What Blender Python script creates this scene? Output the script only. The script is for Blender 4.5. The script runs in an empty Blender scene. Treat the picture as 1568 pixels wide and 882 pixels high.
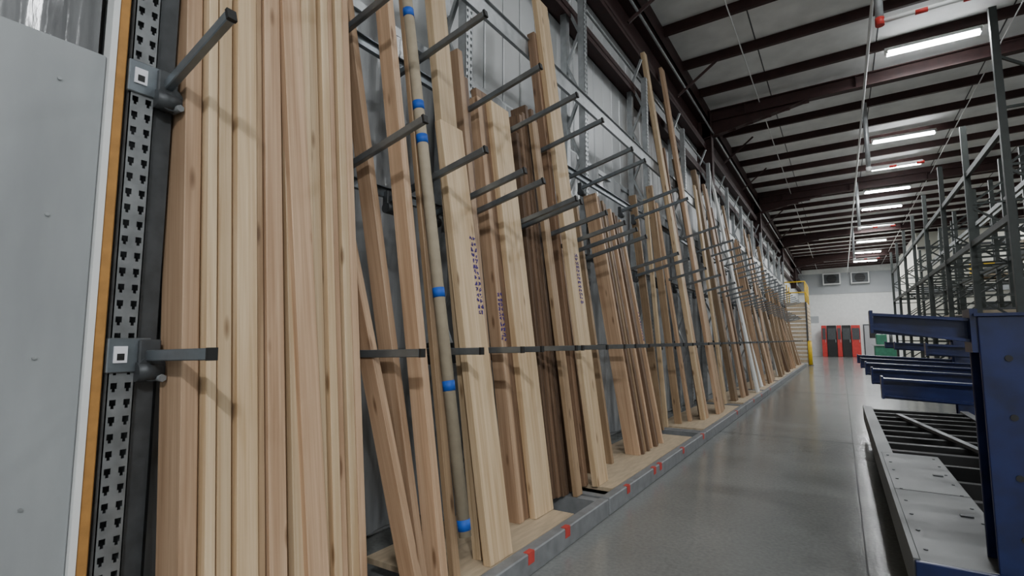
import bpy, bmesh, math, random
from mathutils import Vector, Matrix
random.seed(7)
S=bpy.context.scene
# ------------------------------------------------------------ materials
def new_mat(name):
    m=bpy.data.materials.new(name);m.use_nodes=True
    nt=m.node_tree;b=nt.nodes['Principled BSDF'];return m,nt,b
def noisy(name,col,rough=.5,metal=0,var=.12,scale=6,bump=0.0,stretch=(1,1,1),rvar=.1):
    m,nt,b=new_mat(name);N=nt.nodes;L=nt.links
    tc=N.new('ShaderNodeTexCoord');mp=N.new('ShaderNodeMapping');mp.inputs['Scale'].default_value=stretch
    no=N.new('ShaderNodeTexNoise');no.inputs['Scale'].default_value=scale;no.inputs['Detail'].default_value=6
    L.new(tc.outputs['Object'],mp.inputs[0]);L.new(mp.outputs[0],no.inputs['Vector'])
    cr=N.new('ShaderNodeValToRGB');c=col
    cr.color_ramp.elements[0].position=.3;cr.color_ramp.elements[1].position=.7
    cr.color_ramp.elements[0].color=(c[0]*(1-var),c[1]*(1-var),c[2]*(1-var),1)
    cr.color_ramp.elements[1].color=(min(1,c[0]*(1+var)),min(1,c[1]*(1+var)),min(1,c[2]*(1+var)),1)
    L.new(no.outputs['Fac'],cr.inputs[0]);L.new(cr.outputs[0],b.inputs['Base Color'])
    mr=N.new('ShaderNodeMapRange');mr.inputs['To Min'].default_value=max(0,rough-rvar);mr.inputs['To Max'].default_value=min(1,rough+rvar)
    L.new(no.outputs['Fac'],mr.inputs['Value']);L.new(mr.outputs[0],b.inputs['Roughness'])
    b.inputs['Metallic'].default_value=metal
    if bump:
        bp=N.new('ShaderNodeBump');bp.inputs['Strength'].default_value=bump;bp.inputs['Distance'].default_value=.01
        L.new(no.outputs['Fac'],bp.inputs['Height']);L.new(bp.outputs[0],b.inputs['Normal'])
    return m
def wood(name,c1,c2,rough=.55):
    m,nt,b=new_mat(name);N=nt.nodes;L=nt.links
    at=N.new('ShaderNodeAttribute');at.attribute_name='gc'
    ti=N.new('ShaderNodeAttribute');ti.attribute_name='tint'
    mp=N.new('ShaderNodeMapping');mp.inputs['Scale'].default_value=(26,26,.8)
    no=N.new('ShaderNodeTexNoise');no.inputs['Scale'].default_value=1.0;no.inputs['Detail'].default_value=5;no.inputs['Distortion'].default_value=.9
    L.new(at.outputs['Vector'],mp.inputs[0]);L.new(mp.outputs[0],no.inputs['Vector'])
    mp2=N.new('ShaderNodeMapping');mp2.inputs['Scale'].default_value=(150,150,2.2)
    n2=N.new('ShaderNodeTexNoise');n2.inputs['Scale'].default_value=1.0;n2.inputs['Detail'].default_value=3
    L.new(at.outputs['Vector'],mp2.inputs[0]);L.new(mp2.outputs[0],n2.inputs['Vector'])
    mp3=N.new('ShaderNodeMapping');mp3.inputs['Scale'].default_value=(11,11,2.8)
    vo=N.new('ShaderNodeTexVoronoi');vo.inputs['Scale'].default_value=1.0
    L.new(at.outputs['Vector'],mp3.inputs[0]);L.new(mp3.outputs[0],vo.inputs['Vector'])
    kr=N.new('ShaderNodeMapRange');kr.inputs['From Min'].default_value=.06;kr.inputs['From Max'].default_value=.15
    kr.inputs['To Min'].default_value=.8;kr.inputs['To Max'].default_value=0
    L.new(vo.outputs['Distance'],kr.inputs['Value'])
    ad=N.new('ShaderNodeMath');ad.operation='MULTIPLY_ADD';ad.inputs[1].default_value=.5
    L.new(n2.outputs['Fac'],ad.inputs[0]);L.new(no.outputs['Fac'],ad.inputs[2])
    cr=N.new('ShaderNodeValToRGB');e=cr.color_ramp.elements
    e[0].position=.52;e[0].color=(*c1,1);e[1].position=.95;e[1].color=(*c2,1)
    L.new(ad.outputs[0],cr.inputs[0])
    mx=N.new('ShaderNodeMix');mx.data_type='RGBA';mx.inputs['B'].default_value=(c2[0]*.35,c2[1]*.27,c2[2]*.2,1)
    L.new(kr.outputs[0],mx.inputs['Factor']);L.new(cr.outputs[0],mx.inputs['A'])
    hs=N.new('ShaderNodeHueSaturation');L.new(mx.outputs['Result'],hs.inputs['Color'])
    L.new(ti.outputs['Fac'],hs.inputs['Value'])
    L.new(hs.outputs[0],b.inputs['Base Color']);b.inputs['Roughness'].default_value=rough
    bp=N.new('ShaderNodeBump');bp.inputs['Strength'].default_value=.15;bp.inputs['Distance'].default_value=.002
    L.new(n2.outputs['Fac'],bp.inputs['Height']);L.new(bp.outputs[0],b.inputs['Normal'])
    return m
W_LIGHT=wood('wood_pine_pale',(.72,.56,.365),(.50,.34,.19))
W_PINK=wood('wood_fir',(.56,.385,.25),(.35,.215,.125))
W_TAN=wood('wood_tan',(.41,.285,.17),(.23,.145,.08))
W_BROWN=wood('wood_brown_cedar',(.19,.118,.072),(.085,.05,.03))
W_WHITE=wood('wood_primed_white',(.80,.80,.78),(.72,.72,.70))
WM=[W_LIGHT,W_PINK,W_TAN,W_BROWN,W_WHITE]
GALV=noisy('galvanized_steel',(.42,.44,.45),.42,.6,.15,14)
GALVD=noisy('dark_galvanized_post',(.22,.23,.235),.5,.45,.2,18)  # darker tone of the galvanized steel, for the near post and small parts
ARM=noisy('arm_steel_grey',(.20,.225,.245),.36,.7,.12,20)
DARK=noisy('dark_steel',(.07,.075,.08),.5,.4,.2,20)
BLACK=noisy('black_plastic',(.012,.012,.012),.6,0,.2,20)
REDP=noisy('dark_red_primer',(.045,.018,.017),.6,0,.25,8)
WHITEP=noisy('white_paint',(.80,.81,.80),.5,0,.05,5)
BLUE=noisy('blue_paint',(.005,.012,.066),.33,0,.35,9,.1)
YEL=noisy('yellow_paint',(.80,.52,.02),.5,0,.12,6)
REDR=noisy('red_paint',(.50,.035,.03),.45,0,.15,6)
REDTAPE=noisy('red_tape',(.50,.05,.04),.6,0,.15,20)
BTAPE=noisy('blue_tape',(.01,.10,.50),.6,0,.12,30)
CARD=noisy('cardboard_tube_kraft',(.38,.32,.23),.7,0,.08,20)
ORANGE=noisy('orange_foam',(.44,.22,.06),.75,0,.15,25,.2)
GREEN=noisy('green_paint',(.03,.16,.10),.5,0,.2,5)
RACKG=noisy('rack_dark_green',(.030,.037,.034),.5,.2,.2,8)
BENCH=noisy('worn_steel_plate',(.125,.13,.13),.5,.1,.4,4,.1,(1,.4,1),.15)
CURB=noisy('curb_grey_paint',(.21,.218,.225),.55,.1,.2,12,.1)
PLY=noisy('plywood_shelf',(.48,.38,.26),.65,0,.15,6,.1,(6,1,1))
CREAM=noisy('cream_wall_paint',(.74,.73,.64),.6,0,.05,2)
LABEL=noisy('paper_label',(.8,.8,.85),.6,0,.05,2)
INK=noisy('marker_ink_purple',(.05,.025,.22),.6)
SHEET=noisy('translucent_plastic_sheet',(.34,.355,.365),.22,0,.22,5,1.0,(1.5,3,.35),.12)
def emit(name,col,st):
    m,nt,b=new_mat(name);b.inputs['Base Color'].default_value=(.9,.9,.9,1)
    b.inputs['Emission Color'].default_value=(*col,1);b.inputs['Emission Strength'].default_value=st;return m
LAMP=emit('lamp_tube',(.95,.98,1),45)
# ------------------------------------------------------------ mesh helpers
class MB:
    def __init__(s): s.v=[];s.f=[];s.fm=[];s.sm=[];s.mats=[]
    def mi(s,m):
        if m not in s.mats:s.mats.append(m)
        return s.mats.index(m)
    def box(s,c0,c1,m,M=None,bev=0):
        x=sorted((c0[0],c1[0]));y=sorted((c0[1],c1[1]));z=sorted((c0[2],c1[2]));i=s.mi(m);n=len(s.v)
        if not bev:
            P=[(x[a],y[b],z[c]) for c in (0,1) for b in (0,1) for a in (0,1)]
            F=[(0,2,3,1),(4,5,7,6),(0,1,5,4),(2,6,7,3),(0,4,6,2),(1,3,7,5)]
        else:
            e=min(bev,(x[1]-x[0])*.45,(y[1]-y[0])*.45,(z[1]-z[0])*.45);P=[];idx={}
            for c in (0,1):
                for b in (0,1):
                    for a in (0,1):
                        X,Y,Z=x[a],y[b],z[c];ex=e if a==0 else -e;ey=e if b==0 else -e;ez=e if c==0 else -e
                        for ax,q in (('x',(X,Y+ey,Z+ez)),('y',(X+ex,Y,Z+ez)),('z',(X+ex,Y+ey,Z))):
                            idx[(a,b,c,ax)]=len(P);P.append(q)
            g=lambda a,b,c,ax:idx[(a,b,c,ax)]
            F=[]
            for a,o in ((0,((0,0),(0,1),(1,1),(1,0))),(1,((0,0),(1,0),(1,1),(0,1)))):
                F.append([g(a,b,c,'x') for b,c in o]);F.append([g(b,a,c,'y') for c,b in o]);F.append([g(b,c,a,'z') for b,c in o])
            for b in (0,1):
                for c in (0,1):
                    F.append([g(0,b,c,'y'),g(1,b,c,'y'),g(1,b,c,'z'),g(0,b,c,'z')])
                    F.append([g(b,0,c,'x'),g(b,1,c,'x'),g(b,1,c,'z'),g(b,0,c,'z')])
                    F.append([g(b,c,0,'x'),g(b,c,1,'x'),g(b,c,1,'y'),g(b,c,0,'y')])
            for a in (0,1):
                for b in (0,1):
                    for c in (0,1):F.append([g(a,b,c,'x'),g(a,b,c,'y'),g(a,b,c,'z')])
        s.v+= [tuple(M@Vector(p)) for p in P] if M is not None else P
        for f in F:s.f.append([n+k for k in f]);s.fm.append(i);s.sm.append(False)
    def beam(s,a,b,w,h,m,up=(0,0,1),bev=0):
        a=Vector(a);b=Vector(b);d=b-a;L=d.length;z=d.normalized();u=Vector(up)
        if abs(z.dot(u))>.98:u=Vector((0,1,0))
        x=u.cross(z).normalized();y=z.cross(x)
        M=Matrix(((x.x,y.x,z.x,a.x),(x.y,y.y,z.y,a.y),(x.z,y.z,z.z,a.z),(0,0,0,1)))
        s.box((-w/2,-h/2,0),(w/2,h/2,L),m,M,bev)
    def cyl(s,a,b,r,m,seg=16,r2=None):
        a=Vector(a);b=Vector(b);d=(b-a);q=Vector((0,0,1)).rotation_difference(d.normalized());i=s.mi(m);n=len(s.v)
        if r2 is None:r2=r
        for (c,rr) in ((a,r),(b,r2)):
            for k in range(seg):
                t=2*math.pi*k/seg;s.v.append(tuple(c+q@Vector((rr*math.cos(t),rr*math.sin(t),0))))
        for k in range(seg):
            l=(k+1)%seg;s.f.append([n+k,n+l,n+seg+l,n+seg+k]);s.fm.append(i);s.sm.append(True)
        s.f.append([n+seg-1-k for k in range(seg)]);s.f.append([n+seg+k for k in range(seg)]);s.fm+=[i,i];s.sm+=[False,False]
    def obj(s,name,parent=None):
        me=bpy.data.meshes.new(name);me.from_pydata(s.v,[],s.f)
        for m in s.mats:me.materials.append(m)
        me.polygons.foreach_set('material_index',s.fm);me.polygons.foreach_set('use_smooth',s.sm);me.update()
        bm=bmesh.new();bm.from_mesh(me);bmesh.ops.recalc_face_normals(bm,faces=bm.faces);bm.to_mesh(me);bm.free()
        o=bpy.data.objects.new(name,me);S.collection.objects.link(o)
        if parent:o.parent=parent
        return o
class Boards:
    """bundle of sawn boards sharing one mesh; gc = local grain coordinates, tint = value"""
    def __init__(s): s.v=[];s.f=[];s.gc=[];s.t=[];s.mi=[]
    def add(s,pb,pt,w,t,mat,tint=None,wdir=(0,1,0)):
        pb=Vector(pb);pt=Vector(pt);a=(pt-pb);L=a.length;a.normalize()
        wv=Vector(wdir);wv=(wv-a*wv.dot(a)).normalized();n=wv.cross(a).normalized()
        if tint is None:tint=random.uniform(.68,1.12)
        off=Vector((random.uniform(0,50),random.uniform(0,50),random.uniform(0,50)))
        c=.0025;base=len(s.v)
        prof=[(-w/2+c,0),(w/2-c,0),(w/2,-c),(w/2,-t+c),(w/2-c,-t),(-w/2+c,-t),(-w/2,-t+c),(-w/2,-c)]
        for k in (0,L):
            for (q,r) in prof:
                s.v.append(pb+wv*q+n*r+a*k);s.gc.append(off+Vector((q,r,k)))
        F=[[base+7-i for i in range(8)],[base+8+i for i in range(8)]]
        for i in range(8):
            j=(i+1)%8;F.append([base+i,base+j,base+8+j,base+8+i])
        for f in F:s.f.append(f);s.mi.append(mat)
        s.t+= [tint]*16
    def obj(s,name):
        me=bpy.data.meshes.new(name);me.from_pydata([tuple(v) for v in s.v],[],s.f)
        g=me.attributes.new('gc','FLOAT_VECTOR','POINT');g.data.foreach_set('vector',[c for v in s.gc for c in v])
        t=me.attributes.new('tint','FLOAT','POINT');t.data.foreach_set('value',s.t)
        for m in WM:me.materials.append(m)
        me.polygons.foreach_set('material_index',s.mi);me.update()
        bm=bmesh.new();bm.from_mesh(me);bmesh.ops.recalc_face_normals(bm,faces=bm.faces);bm.to_mesh(me);bm.free()
        o=bpy.data.objects.new(name,me);S.collection.objects.link(o);return o
# ------------------------------------------------------------ room shell
WX=-2.5;YE=44;XR=16;YB=-10;ZE=6.45
def roofz(x):return ZE+.02*(x-WX)
def floor_mat():
    m,nt,b=new_mat('polished_concrete');N=nt.nodes;L=nt.links
    tc=N.new('ShaderNodeTexCoord')
    n1=N.new('ShaderNodeTexNoise');n1.inputs['Scale'].default_value=.8;n1.inputs['Detail'].default_value=10;n1.inputs['Roughness'].default_value=.6
    n2=N.new('ShaderNodeTexNoise');n2.inputs['Scale'].default_value=45;n2.inputs['Detail'].default_value=4
    L.new(tc.outputs['Object'],n1.inputs['Vector']);L.new(tc.outputs['Object'],n2.inputs['Vector'])
    cr=N.new('ShaderNodeValToRGB');e=cr.color_ramp.elements
    e[0].position=.25;e[0].color=(.155,.163,.158,1);e[1].position=.78;e[1].color=(.235,.243,.233,1)
    L.new(n1.outputs['Fac'],cr.inputs[0])
    mx=N.new('ShaderNodeMix');mx.data_type='RGBA';mx.blend_type='OVERLAY';mx.inputs['Factor'].default_value=.3
    L.new(cr.outputs[0],mx.inputs['A']);L.new(n2.outputs['Fac'],mx.inputs['B'])
    L.new(mx.outputs['Result'],b.inputs['Base Color'])
    mr=N.new('ShaderNodeMapRange');mr.inputs['To Min'].default_value=.12;mr.inputs['To Max'].default_value=.22
    L.new(n1.outputs['Fac'],mr.inputs['Value']);L.new(mr.outputs[0],b.inputs['Roughness'])
    bp=N.new('ShaderNodeBump');bp.inputs['Strength'].default_value=.08;bp.inputs['Distance'].default_value=.01
    L.new(n2.outputs['Fac'],bp.inputs['Height']);L.new(bp.outputs[0],b.inputs['Normal'])
    return m
m=MB();m.box((WX-.2,YB,-.2),(XR+.2,YE+.2,0),floor_mat());m.obj('floor')
JN=noisy('floor_joint',(.10,.10,.10),.8)
m=MB()
for y in (1.0,7.3,13.6,19.9,26.2,32.5,38.8):m.box((-1.35,y,0),(XR,y+.007,.0015),JN)
for x in (-.0,6.3,12):m.box((x+.05,YB,0),(x+.057,YE,.0015),JN)
m.obj('trim_floor_joints')
LIN=noisy('liner_panel_white',(.74,.76,.77),.35,.1,.04,1.5)
LIN2=noisy('liner_panel_seam',(.45,.47,.48),.4,.1,.04,1.5)
m=MB();m.box((WX-.15,YB,0),(WX-.02,YE,ZE+.3),LIN2)
y=YB
while y<YE-.3:
    m.box((WX-.02,y,0),(WX,y+.28,ZE),LIN,bev=.012);y+=.30
m.obj('wall_left')
# plastic sheeting hung on the lower wall behind the lumber, in rippled folds
m=MB();i=m.mi(SHEET);yy=.9;pts=[]
while yy<11.5:
    pts.append((WX+.042+.022*math.sin(yy*9)+.012*math.sin(yy*23+1),yy));yy+=.04
for (x,y_) in pts:
    m.v.append((x,y_,.05));m.v.append((x+.01,y_,3.3))
for k in range(len(pts)-1):
    m.f.append([2*k,2*k+2,2*k+3,2*k+1]);m.fm.append(i);m.sm.append(True)
m.box((WX+.003,.9,3.26),(WX+.06,11.5,3.32),GALV)
m.obj('plastic_sheeting')
m=MB();m.box((WX-.15,YE,0),(XR+.2,YE+.15,7.2),WHITEP);m.obj('wall_end')
m=MB();m.box((XR,YB,0),(XR+.15,YE,7.2),WHITEP);m.obj('wall_right')
m=MB();m.box((WX-.15,YB-.15,0),(XR+.15,YB,7.2),WHITEP);m.obj('wall_back')
INS=noisy('ceiling_insulation',(.84,.85,.84),.6,0,.12,2.2,.6)
M=Matrix.Translation((WX,0,ZE))@Matrix.Rotation(-math.atan(.02),4,'Y')
m=MB();m.box((-.2,YB,.0),(XR-WX+.3,YE+.2,.15),INS,M);m.obj('ceiling')
m=MB()
y=-8.6
while y<YE-.3:
    m.box((0,y,-.17),(XR-WX,y+.012,0.0),REDP,M)
    m.box((0,y-.02,-.182),(XR-WX,y+.045,-.17),REDP,M)
    m.box((0,y+.12,-.05),(XR-WX,y+1.2,.01),INS,M,bev=.045)
    x=1.5
    while x<18:
        m.box((x,y+.12,-.054),(x+.02,y+1.2,-.045),DARK,M);x+=1.8
    y+=1.3
m.obj('roof_purlins')
def frame(y):
    m=MB()
    m.box((.1,y-.08,-.44),(XR-WX,y+.08,-.422),REDP,M);m.box((.1,y-.006,-.43),(XR-WX,y+.006,-.18),REDP,M);m.box((.1,y-.08,-.2),(XR-WX,y+.08,-.183),REDP,M)
    for k in range(9):m.box((1+2*k,y-.075,-.43),(1.01+2*k,y+.075,-.19),REDP,M)
    for i in range(6):
        a=i/6;m.box((.1+.35*i,y-.006,-.44-.35*(1-a)),(.1+.35*(i+1),y+.006,-.42),REDP,M)
    m.beam(M@Vector((.1,y,-.81)),M@Vector((2.2,y,-.44)),.018,.16,REDP,up=(0,1,0))
    m.box((WX+.0,y-.1,4.4),(WX+.02,y+.1,ZE-.2),REDP);m.box((WX+.02,y-.006,4.4),(WX+.3,y+.006,ZE-.2),REDP);m.box((WX+.3,y-.1,4.4),(WX+.32,y+.1,ZE-.2),REDP)
    m.box((WX,y-.1,0),(WX+.012,y+.1,4.4),LIN)
    return m.obj('steel_portal_frame')
for y in (11.75,20,28.4,36.8):frame(y)
m=MB()
for z,h in ((4.75,.2),(5.45,.16),):
    m.box((WX,YB,z),(WX+.20,YE,z+.015),REDP);m.box((WX+.19,YB,z-.06),(WX+.2,YE,z+.08),REDP);m.box((WX,YB,z+.0),(WX+.012,YE,z+h),REDP)
m.box((WX,YB,ZE-.62),(WX+.03,YE,ZE-.02),REDP);m.box((WX,YB,ZE-.36),(WX+.26,YE,ZE-.34),REDP);m.box((WX+.24,YB,ZE-.36),(WX+.26,YE,ZE-.05),REDP)
m.obj('wall_girts')
m=MB()
for i,(x,z) in enumerate(((WX+.14,5.1),(WX+.35,5.75))):
    m.cyl((x,YB,z),(x,YE-.1,z),.02,GALV,8)
m.obj('electrical_conduit')
m=MB()
for y in [6.6,9.2,13.5,16.3,22,26]:
    m.beam((WX+.23,y,5.6),(WX+.9,y+.3,ZE-.19),.04,.04,REDP)
m.obj('flange_braces')
# ------------------------------------------------------------ lumber base (curb, plywood)
m=MB()
j=[-2.7,.4,3.45,6.5,9.5,12.5,15.5,18.5,21.5,24.6,27.7]
for a,b in zip(j[:-1],j[1:]):
    m.box((-1.47,a+.01,0),(-1.40,b-.01,.115),CURB,bev=.006)
    m.box((-2.08,b-.09,0),(-1.47,b-.02,.11),CURB);m.box((-2.08,a+.02,0),(-1.47,a+.09,.11),CURB)
for a,b in ((.55,1.75),(1.9,3.05),(3.7,6.1),(6.7,9.3),(9.8,12.3),(12.6,15.3),(15.7,18.3),(18.6,27.5)):
    m.box((-2.08,a,.085),(-1.475,b,.112),PLY);m.box((-2.05,a+.3,0),(-2.0,b-.3,.085),CURB)
for y in (2.36,2.78,3.80,4.45,4.62,5.4,6.3,8.6,10.4,11.5,13):
    m.box((-1.43,y,.06),(-1.3975,y+.06,.1172),REDTAPE)
m.obj('lumber_base_curb')
# ------------------------------------------------------------ rack
rack=bpy.data.objects.new('vertical_lumber_rack',None);S.collection.objects.link(rack)
def perf_post(m,x,y0,y1,z1,dep=.07,holes=True,mat=None):
    th=.003;mat=mat or GALV
    m.box((x-dep,y0,0),(x,y0+th,z1),mat);m.box((x-dep,y1-th,0),(x,y1,z1),mat)
    if not holes:
        m.box((x-th,y0,0),(x,y1,z1),mat);return
    w=y1-y0;hw=w*.24;hh=.027;pitch=.05
    xs=[y0,y0+w*.24-hw/2,y0+w*.24+hw/2,y0+w*.76-hw/2,y0+w*.76+hw/2,y1]
    for a,b in ((0,1),(2,3),(4,5)):
        m.box((x-th,xs[a],0),(x,xs[b],z1),mat)
    z=.02
    while z<z1:
        for a,b in ((1,2),(3,4)):
            m.box((x-th,xs[a],z),(x,xs[b],z+pitch-hh),mat)
            q=(xs[b]-xs[a])*.25
            m.box((x-th,xs[a],z+pitch-hh),(x,xs[a]+q,z+pitch-hh+.009),mat);m.box((x-th,xs[b]-q,z+pitch-hh),(x,xs[b],z+pitch-hh+.009),mat)
        z+=pitch
m=MB()
perf_post(m,-1.85,.668,.738,3.6,mat=GALVD)
m.box((-1.935,.66,0),(-1.92,.83,3.6),DARK)
m.box((-1.92,.742,0),(-1.87,.80,3.6),DARK)
PY=[2.76,4.8,6.9,9.0,11.1,13.2,15.3,17.4,19.5,21.6,23.7,25.8,27.5]
for y in PY:
    perf_post(m,-2.14,y,y+.08,4.9,holes=y<10)
    m.box((-2.42,y,0),(-2.35,y+.08,4.9),GALV)
    z=.3
    while z<4.6:
        m.beam((-2.21,y+.04,z),(-2.36,y+.04,z+.35),.03,.03,GALV);m.beam((-2.36,y+.04,z+.35),(-2.21,y+.04,z+.7),.03,.03,GALV);z+=.7
m.obj('uprights',rack)
m=MB()
for z in (1.1,2.0,2.8,3.6):
    h=.05 if z<3 else .14
    m.box((-2.15,.9,z),(-2.12,27.6,z+h),GALV if z>3 else ARM);m.box((-2.15,.9,z+h-.004),(-2.10,27.6,z+h),GALV if z>3 else ARM)
m.obj('rails',rack)
def arm(m,y,z,xb,xt,rise,first=False):
    a=Vector((xb,y,z));b=Vector((xt,y,z+rise))
    m.beam(a,b,.026,.034,ARM,up=(0,0,1),bev=.003)
    m.beam(b,b+(b-a).normalized()*.012,.028,.036,BLACK,up=(0,0,1))
    m.box((xb-.03,y-.03,z-.07),(xb+.012,y+.03,z+.05),DARK,bev=.004)
    m.cyl((xb-.0,y-.034,z-.05),(xb-.0,y+.034,z-.05),.03,DARK,14)
m=MB()
for (z,r) in ((1.15,.01),(2.03,.12),(2.78,.12)):
    arm(m,.768,z,-1.84,-1.475,r)
    m.box((-1.86,.66,z-.05),(-1.843,.775,z+.055),ARM,bev=.003)
    m.box((-1.846,.675,z-.02),(-1.838,.71,z+.03),LABEL);m.box((-1.8375,.683,z-.012),(-1.8365,.702,z+.008),BLACK)
    m.cyl((-1.85,.795,z-.07),(-1.80,.795,z-.07),.012,GALVD,6)
    m.cyl((-1.86,.775,z-.04),(-1.825,.775,z-.04),.04,DARK,18)
AY=[1.6,2.03,2.41,2.63,3.085,3.18,3.56,3.95,4.25,4.6,5.7,6.15,7.1,7.95]
y=9.2
while y<27.4:AY.append(y);y+=.75 if y<16 else .9
for i,y in enumerate(AY):
    for (z,r) in ((1.13,.015),(1.98,.16),(2.70,.16)):
        if z>2.5 and y<9 and i in (2,5,7,12):continue
        arm(m,y,z,-2.10,-1.45+random.uniform(-.02,.02),r)
m.obj('arms',rack)
# ------------------------------------------------------------ lumber
B=Boards()
spec=[(.81,.865,1,.03,.90),(.87,.905,0,0,1.05),(.91,.96,0,.012,.90),(.965,1.04,0,-.004,1.08),(1.045,1.075,2,.012,1.3),(1.08,1.15,1,.004,1.12),
      (1.24,1.28,0,.0,1.0),(1.285,1.33,0,.014,.84),(1.335,1.375,0,.0,1.04),(1.38,1.41,1,.012,1.05),(1.415,1.455,0,.0,.95),(1.46,1.50,1,.008,1.14)]
for (a,b,mt,dx,tn) in spec:
    ly=random.uniform(-.012,.004)
    B.add((-1.60-dx,(a+b)/2,.116),(-2.04-dx,(a+b)/2+ly,4.9),b-a-.004,.14,mt,tn)
B.add((-1.575,1.26,.116),(-2.02,1.13,4.6),.085,.04,1,1.2)
B.add((-1.60,1.20,.116),(-2.05,1.175,4.6),.05,.14,0,.86)
B.obj('lumber_stack')
def single(name,items):
    B=Boards()
    for it in items:B.add(*it)
    return B.obj(name)
single('lumber_board',[((-1.47,1.665,.116),(-1.97,1.575,2.0),.038,.09,1,.95)])
single('lumber_board',[((-1.50,1.715,.116),(-2.05,1.66,3.0),.038,.09,1,.80)])
single('lumber_board',[((-1.46,1.79,.116),(-2.05,1.79,4.05),.045,.09,1,1.15)])
single('lumber_board',[((-1.53,1.95,.116),(-2.05,1.95,3.9),.05,.03,2,1.1)])
m=MB()
a=Vector((-1.49,1.95,.31));b=Vector((-1.985,1.95,3.45));d=(b-a).normalized()
m.cyl(a,b,.029,CARD,24)
for z in (.36,.98,1.43,2.24,2.43,2.98):
    q=a+d*((z-.31)/d.z);m.cyl(q-d*.024,q+d*.024,.0305,BTAPE,24)
m.obj('cardboard_shipping_tube')
pD=single('lumber_plank',[((-1.475,2.235,.116),(-1.83,2.235,2.43),.20,.045,0,1.04)])
single('lumber_plank',[((-1.56,2.24,.116),(-2.05,2.20,4.3),.14,.05,0,.88)])
pE=single('lumber_stack',[((-1.66,2.54,.116),(-2.02,2.54,3.1),.05,.09,1,.82),((-1.66,2.73,.116),(-2.00,2.73,2.85),.05,.09,1,.98),((-1.74,2.59,.116),(-2.03,2.60,2.95),.09,.05,3,1.5)])
single('lumber_plank',[((-1.62,2.94,.116),(-1.97,2.94,2.86),.23,.045,0,1.04),((-1.67,2.86,.116),(-2.02,2.82,2.92),.20,.045,3,1.6)])
BR=Boards()
yy=3.25
for i in range(6):
    BR.add((-1.70+random.uniform(-.03,.03),yy,.116),(-2.0,yy-.02,random.uniform(2.7,3.05)),.04,.14,3,random.uniform(.8,1.4));yy+=.045
BR.add((-1.66,3.52,.116),(-2.0,3.49,3.0),.045,.14,3,1.4)
BR.obj('brown_lumber_stack')
single('lumber_plank',[((-1.60,3.41,.116),(-1.93,3.37,2.9),.09,.035,2,1.1)])
pF=single('lumber_plank',[((-1.58,3.78,.116),(-2.06,3.73,4.15),.21,.045,0,1.0)])
single('lumber_board',[((-1.66,3.66,.116),(-2.06,3.62,3.8),.06,.07,3,1.8)])
single('lumber_board',[((-1.75,4.42,.116),(-2.05,4.38,2.5),.045,.09,2,1.0),((-1.78,4.05,.116),(-2.08,4.05,2.35),.09,.04,1,.85)])
G=Boards()
for i,(y,mt) in enumerate(((4.88,1),(4.94,3),(5.05,2),(5.10,3),(5.26,1),(5.36,3),(5.44,3),(5.56,1))):
    G.add((-1.66+.02*(i%2),y,.116),(-2.02,y-.10,2.68-.02*i),.045,.14,mt,random.uniform(.9,1.4))
pG=G.obj('lumber_stack')
def tall(y,xb,h,w,t,mt,dy=-.2,n=1,tint=None,name='tall_lumber_board'):
    xt=xb+(-2.07-xb)*(h-.12)/(3.72-.12) if h>3.72 else -2.07
    xt=max(xt,-2.27+t)
    single(name,[((xb,y+i*(w+.004),.116),(xt,y+dy+i*(w+.004),h-.05*i),w,t,mt,tint) for i in range(n)])
tall(6.35,-1.86,3.0,.04,.09,2);tall(6.6,-1.88,3.05,.05,.05,0,0);tall(6.95,-1.80,3.3,.05,.09,2,-.1,1)
tall(7.25,-1.75,3.1,.09,.04,1);tall(7.5,-1.62,5.4,.12,.06,0,-.35,1,.95);tall(7.66,-1.62,5.0,.09,.06,1,-.3,1,1.1);tall(7.76,-1.66,4.6,.06,.09,2,-.3,1,1.2);tall(7.86,-1.7,4.1,.06,.09,3,-.2,1,1.7)
tall(8.2,-1.56,5.6,.16,.05,1,-.1,1,1.15);tall(8.37,-1.56,5.1,.12,.05,2,-.1,1,1.25);tall(8.54,-1.58,4.9,.12,.05,1,-.15,1,1.0);tall(8.75,-1.6,4.2,.09,.09,2,-.25,1);tall(9.45,-1.7,4.0,.09,.04,0,.1,2)
tall(10.0,-1.62,4.4,.12,.09,2,-.1,2);tall(10.7,-1.60,4.3,.14,.05,1,-.1,2);tall(11.1,-1.58,3.9,.14,.09,3,-.1,1,1.4)
tall(11.9,-1.5,4.9,.14,.04,4,-.25,2,1.0,'primed_trim_board')
y=12.5
while y<27:
    h=random.choice([2.5,3.1,3.7,3.7,4.3]);mt=random.choice([0,1,1,2,2,3,4,4])
    if y>20:h=random.choice([2.4,2.6,3.0,3.1]);mt=random.choice([1,2,2])
    n=random.choice([1,2,3]);w=random.choice([.05,.09,.14])
    tall(y,random.uniform(-1.7,-1.5),h,w,random.choice([.04,.09,.14]),mt,random.uniform(-.45,.1),n)
    y+=n*(w+.004)+random.choice([.1,.2,.45])
def marks(pb,pt,yo,z0,z1,par,name='handwriting',cols=2):
    pb=Vector(pb);pt=Vector(pt);a=(pt-pb).normalized();m=MB();n=Vector((0,1,0)).cross(a).normalized()
    z=z0
    while z<z1:
        base=pb+(pt-pb)*((z-pb.z)/(pt.z-pb.z))+n*.0015
        for c in range(cols):
            yc=yo+c*.03
            for k in range(4):
                p=base+Vector((0,yc+random.uniform(-.011,.011),0))+a*random.uniform(-.013,.013)
                q=base+Vector((0,yc+random.uniform(-.011,.011),0))+a*random.uniform(-.013,.013)
                if (q-p).length>.006:m.beam(p,q,.0045,.004,INK,up=n)
        z+=.032
    m.obj(name,par)
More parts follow.
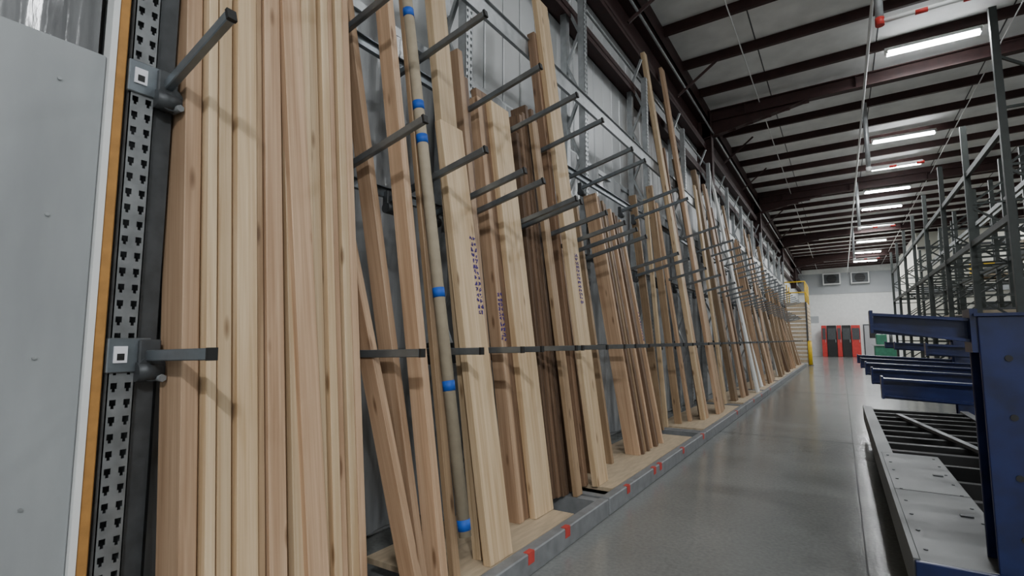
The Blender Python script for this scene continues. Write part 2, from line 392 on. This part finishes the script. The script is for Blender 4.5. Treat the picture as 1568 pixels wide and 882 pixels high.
marks((-1.475,2.235,.116),(-1.83,2.235,2.43),.055,1.35,1.78,pD)
marks((-1.66,2.73,.116),(-2.00,2.73,2.85),-.012,1.2,1.5,pE)
marks((-1.58,3.78,.116),(-2.06,3.73,4.15),.02,1.5,1.9,pF)
marks((-1.64,5.56,.116),(-2.02,5.46,2.54),-.005,1.2,1.5,pG,cols=1)
# ------------------------------------------------------------ insulated panel at far left
m=MB()
PAN=noisy('grey_panel_skin',(.34,.36,.37),.38,.1,.10,3,.25,(1,2.5,.6))
m.box((-1.93,-1.6,0),(-1.865,.608,2.07),PAN,bev=.004)
for y in (-.9,-.3,.28):m.box((-1.866,y,.03),(-1.863,y+.006,2.06),PAN)
for z in (.35,.75,1.15,1.55,1.95):
    for y in (.50,.2,-.1):m.cyl((-1.866,y+.0,z),(-1.860,y,z),.005,GALV,8)
m.obj('insulated_panel')
m=MB();m.box((-1.90,.628,0),(-1.855,.657,3.6),ORANGE,bev=.003)
m.box((-1.90,.610,0),(-1.850,.627,3.6),WHITEP)
m.obj('panel_edge_strip')
m=MB();FILM=noisy('plastic_film',(.20,.205,.21),.20,.1,.35,9,.8,(1,1,.25))
i=m.mi(FILM);pts=[];yy=-1.6
while yy<.606:
    pts.append((-1.90+.007*math.sin(yy*29)+.006*math.sin(yy*71),yy));yy+=.01
for (x,y_) in pts:m.v.append((x,y_,2.075));m.v.append((x-.01,y_+.0,3.6))
for k in range(len(pts)-1):m.f.append([2*k,2*k+2,2*k+3,2*k+1]);m.fm.append(i);m.sm.append(True)
m.box((-1.93,-1.6,2.072),(-1.925,.60,3.6),FILM)
m.obj('plastic_wrapped_panel')
# ------------------------------------------------------------ end wall items
GB=noisy('grey_wall_band',(.42,.44,.46),.5,0,.05,1)
m=MB();m.box((WX,YE-.06,4.5),(6,YE,6.0),GB);m.obj('trim_wall_band')
for x in (-.35,1.35):
    m=MB();m.box((x-.55,YE-.5,5.15),(x+.55,YE-.07,5.95),WHITEP,bev=.02);m.box((x-.47,YE-.51,5.22),(x+.47,YE-.5,5.88),DARK);m.cyl((x,YE-.52,5.55),(x,YE-.49,5.55),.32,BLACK,20)
    for k in range(5):m.box((x-.42,YE-.53,5.27+k*.13),(x+.42,YE-.52,5.285+k*.13),DARK)
    m.obj('unit_heater')
m=MB()
for i,(x0,x1,c) in enumerate(((-1.15,-.85,REDR),(-.83,-.25,BLACK),(-.23,.05,REDR),(.07,.6,BLACK),(.62,1.15,REDR))):
    m.box((x0,YE-1.0,0),(x1,YE-.4,2.2),c,bev=.02);m.box((x0+.05,YE-1.02,1.2),(x1-.05,YE-1.0,2.0),DARK);m.box((x1-.08,YE-1.04,1.0),(x1-.05,YE-1.02,1.2),GALV)
m.obj('tool_cabinets')
m=MB();m.box((1.35,YE-.09,0),(1.42,YE-.01,2.2),DARK);m.box((2.38,YE-.09,0),(2.45,YE-.01,2.2),DARK);m.box((1.35,YE-.09,2.2),(2.45,YE-.01,2.27),DARK);m.box((1.42,YE-.06,0),(2.38,YE-.01,2.2),GB);m.box((2.22,YE-.1,1.0),(2.3,YE-.06,1.08),GALV);m.box((1.7,YE-.07,1.3),(2.1,YE-.06,1.9),BLACK);m.obj('door_1')
m=MB()
for (x,z,w_,h_,c) in ((1.5,2.5,.5,.35,LABEL),(2.2,2.55,.35,.3,REDR),(-1.9,2.4,.6,.5,GB)):m.box((x,YE-.02,z),(x+w_,YE-.001,z+h_),c)
m.obj('wall_notice_signs')
m=MB();m.cyl((-1.25,28.0,0),(-1.25,28.0,1.1),.085,YEL,20);m.cyl((-1.25,28,1.1),(-1.25,28,1.16),.085,YEL,20,r2=.02);m.cyl((-1.25,28,0),(-1.25,28,.02),.13,DARK,16);m.obj('yellow_bollard')
m=MB()
z=.05
while z<3.0:
    m.box((-2.4,30,z),(-1.4,30.1,z+.16),PLY);m.box((-1.42,30.1,z),(-1.36,33,z+.16),PLY);z+=.2
m.box((-1.45,29.97,0),(-1.38,30.03,3.1),DARK);m.box((-2.4,30,3.0),(-1.38,33,3.08),PLY)
m.obj('slatted_wood_partition')
m=MB()
for y in (30.05,31.5,33):
    for x in (-2.35,-1.42):m.cyl((x,y,3.08),(x,y,4.15),.03,YEL,10)
for z in (3.6,4.15):
    m.cyl((-1.42,30.05,z),(-1.42,33,z),.03,YEL,10);m.cyl((-2.35,30.05,z),(-1.42,30.05,z),.03,YEL,10)
m.obj('yellow_guard_rail')
# ------------------------------------------------------------ lights
def fixture(x,y,L=1.25,en=55):
    z=roofz(x)-.30
    m=MB()
    m.box((x-L/2-.03,y-.08,z+.03),(x+L/2+.03,y+.08,z+.05),WHITEP)
    m.box((x-L/2-.03,y-.04,z+.05),(x+L/2+.03,y+.04,z+.10),WHITEP)
    for dy in (-.05,0,.05):m.cyl((x-L/2,y+dy,z),(x+L/2,y+dy,z),.021,LAMP,10)
    for dx in (-L/2,L/2):m.box((x+dx-.012,y-.08,z-.015),(x+dx+.012,y+.08,z+.05),WHITEP)
    m.obj('fluorescent_light_fixture')
    ld=bpy.data.lights.new('lamp_glow','AREA');ld.shape='RECTANGLE';ld.size=L;ld.size_y=.2;ld.energy=en;ld.color=(.97,.99,1)
    lo=bpy.data.objects.new('lamp_glow',ld);S.collection.objects.link(lo);lo.location=(x,y,z-.03)
for y in (-5,0.3,5.6,10.9,15.8,18.4,21.2,24,27.9,32,36,40):
    fixture(1.58,y,en=(45 if y<8 else 80 if y<30 else 150))
fixture(4.4,-4.4,en=600);
for y in (2,8,14,22,30,38):fixture(8.0,y,en=100 if y<35 else 250)
fixture(10,-4,en=100)
# ------------------------------------------------------------ sprinkler pipes
m=MB()
m.cyl((.62,YB+.1,5.9),(.62,YE-.1,5.9),.022,WHITEP,12)
for (x,y,zl) in ((.62,7.6,5.15),(.68,12.9,4.75),(.68,19.5,4.7),(.68,27,4.7)):
    m.cyl((x,y,6.2),(x,y,zl),.045,GALV,14)
    m.cyl((x,y,zl),(x+.9,y,zl+.02),.028,WHITEP,12)
    for dx in (.35,.8):m.cyl((x+dx,y,zl+.0),(x+dx+.12,y,zl+.002),.032,REDR,12)
    m.cyl((x,y,zl-.05),(x,y,zl+.05),.05,REDR if zl>4.9 else WHITEP,12)
m.obj('sprinkler_pipe')
m=MB();m.cyl((-1.2,YB,6.245),(-1.2,YE,6.245),.010,WHITEP,8);m.cyl((2.6,YB,6.30),(2.6,YE,6.30),.010,WHITEP,8)
m.obj('sag_rods')
# ------------------------------------------------------------ right pallet racks
def upright_frame(m,x0,x1,y,h):
    for x in (x0,x1):
        m.box((x-.045,y-.04,0),(x+.045,y-.03,h),RACKG);m.box((x-.045,y-.03,0),(x-.035,y+.04,h),RACKG);m.box((x+.035,y-.03,0),(x+.045,y+.04,h),RACKG)
        m.box((x-.08,y-.08,0),(x+.08,y+.08,.01),RACKG)
    z=.3;f=0
    while z<h-.9:
        a,b=(x0,x1) if f==0 else (x1,x0)
        m.beam((a,y,z),(b,y,z+.8),.04,.035,RACKG);m.beam((x0,y,z),(x1,y,z),.035,.035,RACKG);z+=.85;f=1-f
FY=[9.9,12.5,15.2,18.0,20.8,23.6,26.4,29.2]
def prack(x0,x1,ys,h,zs,h0=None):
    m=MB()
    for i,y in enumerate(ys):upright_frame(m,x0,x1,y,h0 if (i==0 and h0) else h)
    for a,b in zip(ys[:-1],ys[1:]):
        for z in zs:
            for x in (x0,x1):m.box((x-.03,a+.045,z),(x+.03,b-.045,z+.10),RACKG)
            if z>zs[-1]-.1:continue
            for k in range(3):
                yy=a+.5+k*(b-a-1)/2;m.box((x0+.03,yy,z+.05),(x1-.03,yy+.04,z+.09),RACKG)
    m.obj('pallet_rack')
prack(2.15,3.2,FY,5.2,(1.4,2.9,4.2),6.1)
prack(3.55,4.6,[8.6]+FY[1:],5.4,(1.5,3.0,4.4),6.1)
prack(6.6,7.7,[7.5,10.3,13.1,15.9,18.7,21.5],5.4,(1.5,3.0,4.4))
m=MB()
cols=[CREAM,CARD,WHITEP,CARD,DARK,CARD,YEL]
for (x0,x1,ys,zs) in ((2.22,3.13,FY,(0,1.51)),(3.62,4.53,FY,(0,1.61,3.11))):
  for a,b in zip(ys[:-1],ys[1:]):
    for z in zs:
        if random.random()<.5 and a>12:
            y0=a+.2;w=random.uniform(1,2.0);h=random.uniform(.15,.4)
            for k in (0,.5,1):m.box((x0,y0+k*(w-.1),z),(x1,y0+k*(w-.1)+.1,z+.1),PLY)
            m.box((x0,y0,z+.1),(x1,y0+w,z+.12),PLY)
            nb=random.randint(2,4)
            for q in range(nb):
                m.box((x0+.03,y0+.04+q*(w-.06)/nb,z+.12),(x1-.03,y0+q*(w-.06)/nb+(w-.06)/nb-.02,z+.12+h*random.uniform(.6,1.3)),random.choice(cols),bev=.01)
m.obj('palletized_goods')
m=MB();m.box((3.3,31,0),(XR-.1,31.2,6.3),CREAM);m.box((3.3,30.9,3.4),(XR-.1,31.0,3.65),GALV);m.box((3.3,30.95,5.5),(XR-.1,31.0,5.6),DARK)
m.box((3.3,31.2,0),(3.5,40,6.3),CREAM)
for x in (5.2,7.4,9.6):m.box((x,30.96,1.9),(x+1.4,31.0,2.9),DARK)
m.obj('office_partition')
m=MB();m.box((4.2,12.40,2.6),(4.55,12.44,2.9),GREEN,bev=.01);m.box((4.24,12.395,2.68),(4.51,12.40,2.82),LABEL);m.obj('green_aisle_sign')
m=MB();m.box((1.6,36,0),(2.6,37,.9),GREEN,bev=.03);m.box((1.7,36.1,.9),(2.2,36.9,1.5),GREEN,bev=.03);m.box((1.5,35.9,.85),(2.8,37.1,.92),GALV);m.cyl((2.4,36.4,.92),(2.4,36.4,1.6),.08,DARK,12);m.obj('green_woodworking_machine')
# ------------------------------------------------------------ blue cantilever rack with steel base
cr_=bpy.data.objects.new('blue_cantilever_rack',None);S.collection.objects.link(cr_)
m=MB()
def bluecol(y,x0=.45,h=1.3,w=.27,z0=.0):
    m.box((x0,y,z0),(x0+w,y+.018,h),BLUE,bev=.003);m.box((x0,y+.18,z0),(x0+w,y+.198,h),BLUE,bev=.003)
    m.box((x0+w/2-.01,y+.018,z0),(x0+w/2+.01,y+.18,h),BLUE)
    m.box((x0-.01,y-.01,h),(x0+w+.01,y+.21,h+.012),BLUE)
def bluearm(y,z,x1=.47,x0=.12,rise=.035,h=.085):
    a=Vector((x1,y,z));b=Vector((x0,y,z+rise))
    m.beam(a+Vector((0,0,h/2)),b+Vector((0,0,h/2-.005)),.09,.012,BLUE,up=(0,0,1))
    m.beam(a-Vector((0,0,h/2)),b-Vector((0,0,h/2-.02)),.09,.012,BLUE,up=(0,0,1))
    m.beam(a,b,.012,h,BLUE,up=(0,0,1))
    m.box((x0-.012,y-.05,z+rise-h/2),(x0,y+.05,z+rise+h/2+.012),BLUE)
    m.box((x1-.02,y-.07,z-h),(x1+.005,y+.07,z+h),BLUE)
bluecol(2.66,.45,1.29,.42);bluearm(2.74,1.235,x1=.45)
for k in range(5):
    for xx in (.53,.79):m.cyl((xx,2.655,.25+k*.22),(xx,2.661,.25+k*.22),.012,BLACK,10)
for i,y in enumerate([3.75,4.95,6.2,7.7,9.3]):
    x0=1.30
    bluecol(y,x0,1.22,.22)
    bluearm(y+.10,.86,x1=x0,x0=.20,rise=.05,h=.12)
    if i in (1,3,4):bluearm(y+.10,1.08,x1=x0,x0=.55,rise=.04)
    m.beam((.75,y+.1,.84),(1.30,y+.1,.55),.05,.04,BLUE)
m.box((1.34,2.85,.62),(1.40,9.4,.72),BLUE);m.box((1.34,2.85,1.0),(1.40,9.4,1.08),BLUE)
m.obj('columns_and_arms',cr_)
m=MB()
m.box((.215,2.66,.31),(.56,5.0,.335),BENCH,bev=.004)
m.box((.56,2.66,.31),(1.25,3.0,.335),BENCH,bev=.004)
m.box((.195,2.66,.16),(.215,8.3,.34),BENCH);m.box((.215,5.0,.31),(.29,8.3,.335),BENCH)
m.box((.20,2.64,.13),(1.25,2.66,.335),BLUE,bev=.003)
m.box((1.17,3.0,.18),(1.25,8.3,.335),DARK);m.box((.215,3.0,.18),(.235,8.3,.31),DARK)
for y in (3.35,3.75,4.2,4.7):m.box((.56,y,.24),(1.17,y+.05,.33),BLACK)
y=5.15
while y<8.3:
    m.box((.235,y,.22),(1.17,y+.08,.325),BLACK);y+=.36
for y in (3.4,4.3):m.box((.45,y,.335),(.5,y+.03,.342),DARK)
for x in (.25,.52):
    for k in range(9):m.cyl((x,2.8+k*.26,.335),(x,2.8+k*.26,.339),.008,DARK,8)
m.box((.22,3.83,.3355),(.56,3.835,.3365),BLACK)
m.beam((.5,7.4,.35),(1.05,4.2,.35),.05,.025,GALVD)
m.box((.6,2.7,.12),(.66,8.3,.2),BLACK);m.box((.9,2.7,.12),(.96,8.3,.2),BLACK)
m.box((.24,2.7,.10),(1.2,8.2,.112),BLACK)
for y in (3,5.5,8):
    for x in (.4,1.1):
        m.cyl((x-.03,y,.07),(x+.03,y,.07),.07,BLACK,18);m.box((x-.045,y-.04,.07),(x-.03,y+.04,.2),DARK);m.box((x+.03,y-.04,.07),(x+.045,y+.04,.2),DARK);m.box((x-.05,y-.06,.15),(x+.05,y+.06,.2),DARK)
m.obj('base_frame',cr_)
# ------------------------------------------------------------ world + camera
w=bpy.data.worlds.new('W');S.world=w;w.use_nodes=True;w.node_tree.nodes['Background'].inputs[0].default_value=(.5,.55,.6,1);w.node_tree.nodes['Background'].inputs[1].default_value=.3
c=bpy.data.cameras.new('cam');c.sensor_width=36;c.lens=790/1568*36;c.clip_start=.05;c.clip_end=200
co=bpy.data.objects.new('cam',c);S.collection.objects.link(co);S.camera=co
co.location=(0,0,1.2);co.rotation_euler=(math.radians(90)+math.atan(.1),0,math.radians(32.4))
